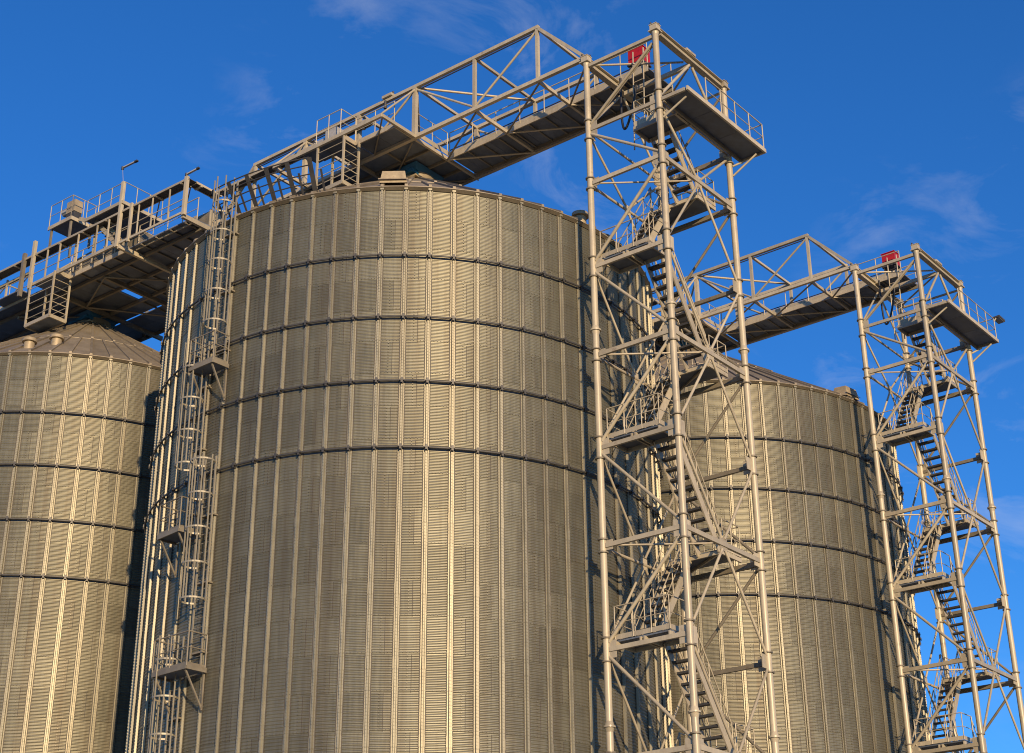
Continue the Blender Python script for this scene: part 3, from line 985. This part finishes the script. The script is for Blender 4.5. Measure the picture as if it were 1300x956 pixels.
# ------------------------------------------------------------------ gallery over the left silo
s = thing('service_gallery', 'wide steel service gallery with hanging basket above the left silo', 'gallery', (0, 0, 0))
def GB(name, p, q, w, h, mat='paint'):
    return part(name, MB().mat(mat).bar(p, q, w, h), mat, s)
def GT(name, p, q, r, mat='paint', n=8):
    return part(name, MB().mat(mat).tube(p, q, r, n), mat, s)
XO, zf, YE = -1.88, 35.72, 46.0
part('cable_tray', MB().tray((XO, 22.1, 37.17), (XO, YE, 37.17), (1, 0, 0), 0.48), 'paint', s)
part('cable_tray', MB().tray((XO + 0.48, 22.1, 37.165), (0.0, 22.1, 37.165), (0, 1, 0), 0.44, 0.9), 'paint', s)
for y in (22.2, 26.5, 32.6):
    zt = {22.2: 37.3, 26.5: 38.7, 32.6: 37.9}[y]
    GB('gallery_post', (XO, y, 35.45), (XO, y, zt), 0.15, 0.15)
    GB('gallery_post', (4.7, y, 35.45), (4.7, y, 37.0), 0.13, 0.13, 'dull_shaded')
GB('gallery_post', (XO, 25.75, 35.45), (XO, 25.75, 37.35), 0.11, 0.11)
GB('gallery_post', (XO, 33.3, 35.3), (XO, 33.3, 37.5), 0.16, 0.16, 'dull_shaded')
for y in (22.3, 26.4, 29.05, 32.0, 35.3, 39.5):
    GB('gallery_cross_beam', (XO if y in (22.3, 26.4) else -0.5, y, 35.45), (5.3, y, 35.45), 0.14, 0.20, 'paint' if y < 27 else 'dull_shaded')  # beams farther along get the beige with shade in its colour
for x in (-0.5, 0.85, 2.2, 4.9):
    GB('gallery_joist', (x, 22.4, 35.56), (x, YE, 35.56), 0.11, 0.15, 'dull_shaded')
GB('gallery_edge', (XO, 26.5, 35.60), (XO, 32.6, 35.60), 0.09, 0.14)
GB('gallery_edge', (-1.22, 26.7, zf - 0.06), (-1.22, 30.62, zf - 0.06), 0.05, 0.22)
GB('gallery_edge', (-1.25, 33.5, zf - 0.06), (-1.25, YE, zf - 0.06), 0.05, 0.22)
GB('gallery_edge', (XO, 30.62, zf - 0.06), (-1.22, 30.62, zf - 0.06), 0.05, 0.20)
GB('gallery_edge', (-1.0, 22.4, zf + 0.02), (-1.0, 26.3, zf + 0.02), 0.05, 0.30)
for (a, b) in (((-0.5, 29.0), (0.85, 32.0)), ((-0.5, 29.0), (2.2, 26.4)), ((0.85, 32.0), (4.9, 29.1)), ((2.2, 26.4), (4.9, 29.0)), ((-0.5, 35.2), (2.2, 32.0)), ((-0.4, 22.4), (2.2, 26.4))):
    GT('gallery_diagonal', (*a, 35.40), (*b, 35.40), 0.045, 'dull_shaded')
gx = [-1.2, -0.5, 0.85, 2.2, 3.24, 3.32, 4.15, 5.0]
gy = [22.4, 23.9, 25.4, 26.9, 28.4, 29.2, 30.0, 31.2, 32.6, 34.1, 35.6, 37.6, 40.0, 43.0, YE]
for i in range(len(gx) - 1):
    if gx[i] == 3.24:
        continue                       # open joint in the floor
    for j in range(len(gy) - 1):
        if gy[j] == 29.2 and gx[i] == 0.85:
            continue                   # hatch left open
        x0, x1 = gx[i], gx[i + 1]
        if gx[i] == 2.2:
            x1 = 3.2 if 27 < gy[j] < 34 else 3.31
        part('floor_plate', MB().mat('grate').box(x0 + 0.005, x1 - 0.005, gy[j] + 0.005, gy[j + 1] - 0.005, zf - 0.045, zf), 'grate', s)
for (x0, x1, y0, y1) in ((XO + 0.05, -1.24, 30.66, 32.5), (XO + 0.05, -1.24, 33.4, 35.4)):
    part('floor_plate', MB().mat('grate').box(x0, x1, y0, y1, zf - 0.05, zf), 'grate', s)
railing(s, [(-1.22, 26.7, zf), (-1.22, 30.6, zf)], 1.05, 0.8, (1.0, 0.5), 0.022)
railing(s, [(-1.0, 22.4, zf), (-1.0, 26.2, zf)], 1.05, 1.0, (1.0, 0.5), 0.022)
railing(s, [(-1.25, 33.5, zf), (-1.25, 40.0, zf)], 1.05, 0.8, (1.0, 0.5), 0.022)
railing(s, [(0.9, 22.5, zf), (0.9, 26.2, zf)], 1.05, 1.0, (1.0, 0.5), 0.022, 'dull_shaded')
railing(s, [(4.9, 22.5, zf), (4.9, 40, zf)], 1.05, 1.2, (1.0, 0.5), 0.022, 'dull_shaded')
basket(s, XO - 0.12, -1.14, 30.62, 32.35, 33.42, zf)
# raised decks
zu = 37.70
for k in range(2):
    part('raised_deck', MB().mat('grate').box(XO - 0.02, 0.3, 26.4 + 1.3 * k, 27.69 + 1.3 * k, zu - 0.05, zu), 'grate', s)
GB('raised_deck_edge', (XO - 0.04, 26.38, zu - 0.06), (XO - 0.04, 29.0, zu - 0.06), 0.05, 0.16)
GB('raised_deck_edge', (XO - 0.04, 26.38, zu - 0.06), (0.3, 26.38, zu - 0.06), 0.05, 0.16)
railing(s, [(XO, 28.95, zu), (XO, 26.42, zu), (0.25, 26.42, zu)], 0.98, 0.75, (1.0,), 0.021)
zu = 38.30
part('raised_deck', MB().mat('grate').box(XO, -0.6, 30.1, 31.7, zu - 0.05, zu), 'grate', s)
GB('raised_deck_edge', (XO, 30.08, zu - 0.06), (XO, 31.75, zu - 0.06), 0.05, 0.18)
GB('raised_deck_edge', (XO, 30.08, zu - 0.06), (-0.55, 30.08, zu - 0.06), 0.05, 0.18)
for (x, y) in ((XO + 0.1, 30.2), (XO + 0.1, 31.6), (-0.7, 30.2), (-0.7, 31.6)):
    GB('raised_deck_post', (x, y, 37.2), (x, y, zu - 0.14), 0.09, 0.09, 'dull_shaded')
railing(s, [(XO, 31.7, zu), (XO, 30.12, zu)], 1.12, 0.75, (1.0, 0.5), 0.021)
railing(s, [(XO, 30.12, zu), (-0.6, 30.12, zu)], 1.12, 0.65, (1.0,), 0.021)
# inclined steps from the upper to the raised deck and machinery casings
GB('deck_stringer', (-1.5, 30.0, 38.3), (-1.5, 28.9, 37.75), 0.05, 0.18)
GB('deck_stringer', (-0.9, 30.0, 38.3), (-0.9, 28.9, 37.75), 0.05, 0.18)
GB('deck_stringer', (-1.6, 28.6, 37.65), (-1.6, 26.9, 35.8), 0.05, 0.20)
GB('deck_stringer', (-0.9, 28.6, 37.65), (-0.9, 26.9, 35.8), 0.05, 0.20)
for k in range(7):
    f = (k + 0.5) / 7
    part('tread', MB().mat('grate').box(-1.57, -0.93, 28.5 - 1.7 * f, 28.75 - 1.7 * f, 37.5 - 1.8 * f, 37.53 - 1.8 * f), 'grate', s)
for (x, y0, y1, z0, z1) in ((0.2, 23.0, 25.6, 36.1, 36.9), (0.3, 29.6, 33.4, 36.2, 37.0), (0.3, 33.5, YE, 36.2, 36.9)):
    c = MB().mat('dull_shaded').box(x, x + 0.75, y0, y1, z0, z1)
    c.mat('paint')
    n = int((y1 - y0) / 1.3)
    for k in range(n + 1):
        yy = y0 + (y1 - y0) * k / n
        c.box(x - 0.05, x + 0.80, yy - 0.03, yy + 0.03, z0 - 0.05, z1 + 0.05)
    part('conveyor_casing', c, 'dull_shaded', s)
for (y, hgt) in ((30.9, 1.0), (23.4, 0.6)):
    for x in (0.35, 0.9):
        GB('casing_leg', (x, y, zf), (x, y, 36.2), 0.07, 0.07, 'dull_shaded')
for y in (27.3, 28.1, 29.4, 30.7, 31.6):
    GB('gallery_post', (XO + 0.05, y, 35.67), (XO + 0.05, y, 37.14), 0.06, 0.06)
for z in (36.2, 36.65):
    GT('gallery_rail', (XO + 0.05, 26.5, z), (XO + 0.05, 32.6, z), 0.02)
c = MB().mat('dull_shaded').box(-0.55, 0.25, 26.7, 32.5, 36.05, 36.95)
c.mat('paint')
for k in range(8):
    yy = 26.75 + 5.7 * k / 7
    c.box(-0.60, 0.295, yy - 0.03, yy + 0.03, 36.0, 37.0)
part('conveyor_casing', c, 'dull_shaded', s)
for y in (27.0, 29.2, 32.2):
    for x in (-0.5, 0.2):
        GB('casing_leg', (x, y, zf), (x, y, 36.05), 0.08, 0.08, 'dull_shaded')
for (ya, yb) in ((22.3, 23.6), (23.6, 25.7), (26.6, 28.1), (28.1, 29.4), (29.4, 30.7), (30.7, 32.5)):
    GT('gallery_diagonal', (0.32, ya, zf + 0.05), (0.32, yb, 37.0), 0.03)
    GT('gallery_diagonal', (0.32, yb, zf + 0.05), (0.32, ya, 37.0), 0.026, 'dull_shaded')
for (ya, yb) in ((22.4, 24.4), (24.4, 26.4)):
    GT('gallery_rail', (XO + 0.05, ya, 36.3), (XO + 0.05, yb, 36.3), 0.02)
    GT('gallery_diagonal', (XO + 0.4, ya, 37.1), (-0.1, yb, 37.1), 0.028, 'dull_shaded')
GB('gallery_edge', (XO, 22.3, 35.60), (XO, 26.4, 35.60), 0.06, 0.10)
for y in (23.3, 24.4, 25.3):
    GB('gallery_post', (XO + 0.05, y, 35.65), (XO + 0.05, y, 37.12), 0.05, 0.05)
for z in (38.1,):
    GT('gallery_rail', (XO, 26.5, z), (XO, 28.95, z), 0.018)
for y in (33.6, 35.4, 37.2, 39.0):
    GB('gallery_post', (-1.25, y, zf + 0.05), (-1.25, y, 37.1), 0.08, 0.08)
    GT('gallery_diagonal', (-1.25, y, zf + 0.1), (-1.25, y + 1.8, 36.85), 0.035)
    GT('gallery_diagonal', (-1.25, y + 1.8, zf + 0.1), (-1.25, y, 36.85), 0.028, 'dull_shaded')
GB('gallery_edge', (-1.25, 33.5, 36.9), (-1.25, YE, 36.9), 0.09, 0.12)
for (ya, yb) in ((22.4, 24.3), (24.3, 26.3)):
    GT('gallery_diagonal', (0.9, ya, zf), (0.9, yb, 36.9), 0.03, 'dull_shaded')
for y in (23.0, 24.4, 25.6):
    GB('gallery_post', (0.95, y, zf), (0.95, y, 37.0), 0.07, 0.07)
for k in range(8):
    yy = 22.9 + k * 0.95
    part('gallery_joist', MB().mat('dull_shaded').bar((-1.2, yy if yy < 29 else yy + 0.4, 35.63), (4.9, yy if yy < 29 else yy + 0.4, 35.63), 0.05, 0.07), 'dull_shaded', s)
GT('gallery_diagonal', (XO + 0.1, 26.5, 35.75), (0.2, 29.3, 37.0), 0.04)
GT('gallery_diagonal', (XO + 0.1, 32.6, 35.7), (-0.3, 30.2, 37.3), 0.04)
for y in (28.9, 30.2):
    GB('gallery_post', (-1.35, y, zf), (-1.35, y, 37.3), 0.08, 0.08)

# ------------------------------------------------------------------ drives, spouts, lamps, cables
def drive(label, loc):
    o = thing('drive_cabinet', label, 'drive cabinet', loc, 'red conveyor drives')
    b = MB().mat('red').box(-0.26, 0.26, -0.31, 0.31, 0.70, 1.32)
    part('cabinet', b, 'red', o)
    part('cabinet_lid', MB().mat('red').box(-0.29, 0.29, -0.34, 0.34, 1.325, 1.355), 'red', o)
    fr = MB().mat('dark')
    for x in (-0.22, 0.22):
        for y in (-0.26, 0.26):
            fr.bar((x, y, 0.0), (x, y, 0.64), 0.04, 0.04)
    fr.box(-0.3, 0.3, -0.34, 0.34, 0.64, 0.695)
    part('stand', fr, 'dark', o)
    part('motor', MB().mat('dull_shaded').tube((0.0, 0.42, 0.32), (0.0, 0.95, 0.32), 0.16, 14), 'dull_shaded', o)
    return o
ZBF = 35.72
drive('red drive cabinet on top of the near stair tower', (2.55, 2.35, ZBF))
drive('red drive cabinet on top of the farther stair tower', (TX + 2.55, 2.30, ZBF))

def spout(label, xy):
    o = thing('discharge_spout', label, 'spout', (xy[0], xy[1], 0), 'blue discharge spouts')
    b = MB().mat('blue')
    v = [(-.85, -.85, 35.56), (.85, -.85, 35.56), (.85, .85, 35.56), (-.85, .85, 35.56)]
    w = [(-.72, -.72, 35.30), (.72, -.72, 35.30), (.72, .72, 35.30), (-.72, .72, 35.30)]
    b.add(v + w, [(0, 1, 2, 3), (4, 7, 6, 5), (0, 4, 5, 1), (1, 5, 6, 2), (2, 6, 7, 3), (3, 7, 4, 0)])
    part('hopper', b, 'blue', o)
    part('slide_gate', MB().mat('blue').box(-0.9, 0.78, -0.68, 0.68, 35.30 - 0.15, 35.30 - 0.004), 'blue', o)
    part('mounting_flange', MB().mat('yellow').box(-0.8, 0.8, -0.8, 0.8, 34.95, 35.03), 'yellow', o)
    part('throat', MB().mat('blue').tube((0, 0, 34.80), (0, 0, 35.18), 0.42, 16), 'blue', o)
    return o
spout('blue discharge spout on the tip of the central silo', SILO_A)
spout('blue discharge spout on the tip of the left silo', (SILO_A[0], SILO_A[1] + TY))
spout('blue discharge spout on the tip of the silo between the towers', (SILO_A[0] + TX, SILO_A[1]))

def tube_lamp(label, base, top, d):
    o = thing('floodlight', label, 'lamp', base, 'lamps on the gallery')
    b, t = Vector(base), Vector(top)
    part('mast', MB().mat('grey').tube((0, 0, 0), t - b, 0.011, 6), 'grey', o)
    h = (t - b)
    e = h + Vector(d)
    part('lamp_arm', MB().mat('grey').bar(h, e, 0.09, 0.05), 'grey', o)
    part('lamp_head', MB().mat('dark').bar(e - Vector(d) * 0.14, e + Vector(d) * 0.06, 0.11, 0.07), 'dark', o)
    part('lamp_socket', MB().mat('dark').tube(h - Vector((0, 0, 0.08)), h + Vector((0, 0, 0.06)), 0.06, 8), 'dark', o)
    return o
tube_lamp('street lamp on a thin mast above the gallery railing', (XO, 26.55, 38.7), (XO, 26.7, 39.5), (0.12, -0.80, 0.10))
tube_lamp('short lamp arm on the gallery corner post beside the central silo', (XO, 22.2, 37.3), (XO, 22.25, 37.42), (0.1, -0.62, 0.12))
fl = thing('floodlight', 'dark flat floodlight on the railing end of the farther stair tower', 'lamp', (TX + 5.02, -1.12, 33.62))
part('lamp_housing', MB().mat('dark').bar((0.05, -0.1, 0.12), (0.52, -0.16, 0.02), 0.34, 0.10), 'dark', fl)
part('lamp_glass', MB().mat('lens').bar((0.08, -0.1, 0.06), (0.49, -0.16, -0.04), 0.28, 0.015), 'lens', fl)
part('lamp_bracket', MB().mat('dull_shaded').bar((0, 0, -0.1), (0.1, -0.1, 0.12), 0.05, 0.05), 'dull_shaded', fl)

for lab, x in (('black cable loop hanging below the near tower top', 0.0), ('black cable loop hanging below the farther tower top', TX)):
    pts = []
    for k in range(15):
        f = k / 14
        a = math.pi * f
        pts.append((x + 1.55 - 0.15 * f, 2.55 - 0.75 * f + 0.25 * math.sin(a), 35.4 - 1.9 * math.sin(a) ** 0.8 - 0.7 * f))
    cb = part('cable', MB().mat('rubber').path(pts, 0.045, 8), 'rubber', None)
    tag(cb, lab, 'cable', 'cable loops')

mo = thing('gear_motor', 'small pale gear motor on the side deck over the central silo', 'motor', (-1.2, 14.2, 35.72))
part('housing', MB().mat('grey').box(-0.25, 0.25, -0.3, 0.3, 0.25, 0.85), 'grey', mo)
part('motor_barrel', MB().mat('grey').tube((0, 0.3, 0.55), (0, 0.85, 0.55), 0.19, 14), 'grey', mo)
part('base', MB().mat('dull_shaded').box(-0.35, 0.35, -0.4, 0.9, 0.0, 0.25), 'dull_shaded', mo)
mo = thing('gear_motor', 'pale motor box on the highest deck above the left silo', 'motor', (-1.2, 30.9, 38.3))
part('housing', MB().mat('yellow').box(-0.22, 0.22, -0.3, 0.3, 0.72, 1.32), 'yellow', mo)
part('base', MB().mat('dark').box(-0.2, 0.2, -0.28, 0.28, 0.0, 0.72), 'dark', mo)
part('motor_barrel', MB().mat('grey').tube((0, 0.3, 1.0), (0, 0.75, 1.0), 0.17, 14), 'grey', mo)

# ------------------------------------------------------------------ ladders on the central silo
rung_me = MB().mat('ladder').tube((0, -0.24, 0), (0, 0.24, 0), 0.013, 6).mesh('rung')
def hoop_mesh(mat):
    mb = MB().mat(mat)
    pts = []
    for k in range(13):
        a = R_(-105 + 210 * k / 12)
        pts.append((0.30 + 0.40 * math.cos(a), 0.40 * math.sin(a), 0))
    pts = [(0.0, -0.25, 0)] + pts + [(0.0, 0.25, 0)]
    for p, q in zip(pts[:-1], pts[1:]):
        mb.bar(p, q, 0.010, 0.055)
    return mb.mesh('cage_hoop')
hoop_me = hoop_mesh('ladder')
def caged_ladder(label, deg, z0, z1, zc=None):
    t = R_(deg)
    r = RS + 0.22
    o = thing('caged_ladder', label, 'ladder', (SILO_A[0] + r * math.cos(t), SILO_A[1] + r * math.sin(t), z0), 'ladders on the central silo', t)
    H = z1 - z0
    zc = 2.2 if zc is None else zc
    for y in (-0.25, 0.25):
        part('ladder_rail', MB().mat('ladder').bar((0, y, 0), (0, y, H), 0.045, 0.05), 'ladder', o)
    for k in range(int(H / 0.30)):
        link('rung', rung_me, o, (0, 0, 0.2 + 0.30 * k))
    z = zc
    while z < H:
        link('cage_hoop', hoop_me, o, (0, 0, z))
        z += 1.13
    for a in (-95, -48, 0, 48, 95):
        x, y = 0.30 + 0.385 * math.cos(R_(a)), 0.385 * math.sin(R_(a))
        part('cage_bar', MB().mat('ladder').bar((x, y, zc), (x, y, H - 0.05), 0.045, 0.022), 'ladder', o)
    for k in range(int(H / 2.2)):
        part('stand_off', MB().mat('dull_shaded').box(-0.22, 0.0, -0.27, 0.27, 0.6 + 2.2 * k, 0.65 + 2.2 * k), 'dull_shaded', o)
    return o
caged_ladder('top caged ladder on the central silo, rising past the eave', 179.8, 23.85, 30.9, 1.5)
caged_ladder('second caged ladder on the central silo, below the upper landing', 174.6, 18.35, 25.0)
caged_ladder('third caged ladder on the central silo, right of the middle landing', 179.6, 13.75, 20.7)
caged_ladder('lowest caged ladder on the central silo, left of the third one', 174.0, 7.5, 15.0)

def ladder_landing(label, d0, d1, z, D):
    t = R_((d0 + d1) / 2)
    w = RS * R_(d1 - d0) / 2
    r = RS + 0.12
    o = thing('ladder_landing', label, 'landing', (SILO_A[0] + r * math.cos(t), SILO_A[1] + r * math.sin(t), z), 'ladder landings on the central silo', t)
    part('floor', MB().mat('grate').box(0, D, -w, w, -0.04, 0.0), 'grate', o)
    fr = MB().mat('dull_shaded')
    for p, q in (((0, -w), (D, -w)), ((0, w), (D, w)), ((D, -w), (D, w))):
        fr.bar((*p, -0.02), (*q, -0.02), 0.05, 0.15)
    part('frame', fr, 'dull_shaded', o)
    for y in (-w + 0.1, w - 0.1):
        part('bracket', MB().mat('dull_shaded').bar((D - 0.05, y, -0.1), (0.0, y, -1.15), 0.05, 0.05), 'dull_shaded', o)
        part('bracket', MB().mat('dull_shaded').bar((0.0, y, -0.1), (0.0, y, -1.2), 0.05, 0.05), 'dull_shaded', o)
    railing(o, [(0.05, -w, 0), (D, -w, 0), (D, w, 0), (0.05, w, 0)], 1.05, 0.8, (1.0, 0.55), 0.024, 'dull_shaded', kick=0.12)
    return o
ladder_landing('upper ladder landing with railings on the left flank of the central silo', 174.6, 182.2, 23.85, 0.66)
ladder_landing('middle ladder landing on the left flank of the central silo', 169.2, 176.8, 18.30, 0.70)
ladder_landing('lowest ladder landing on the left flank of the central silo', 172.0, 182.4, 13.8, 0.74)
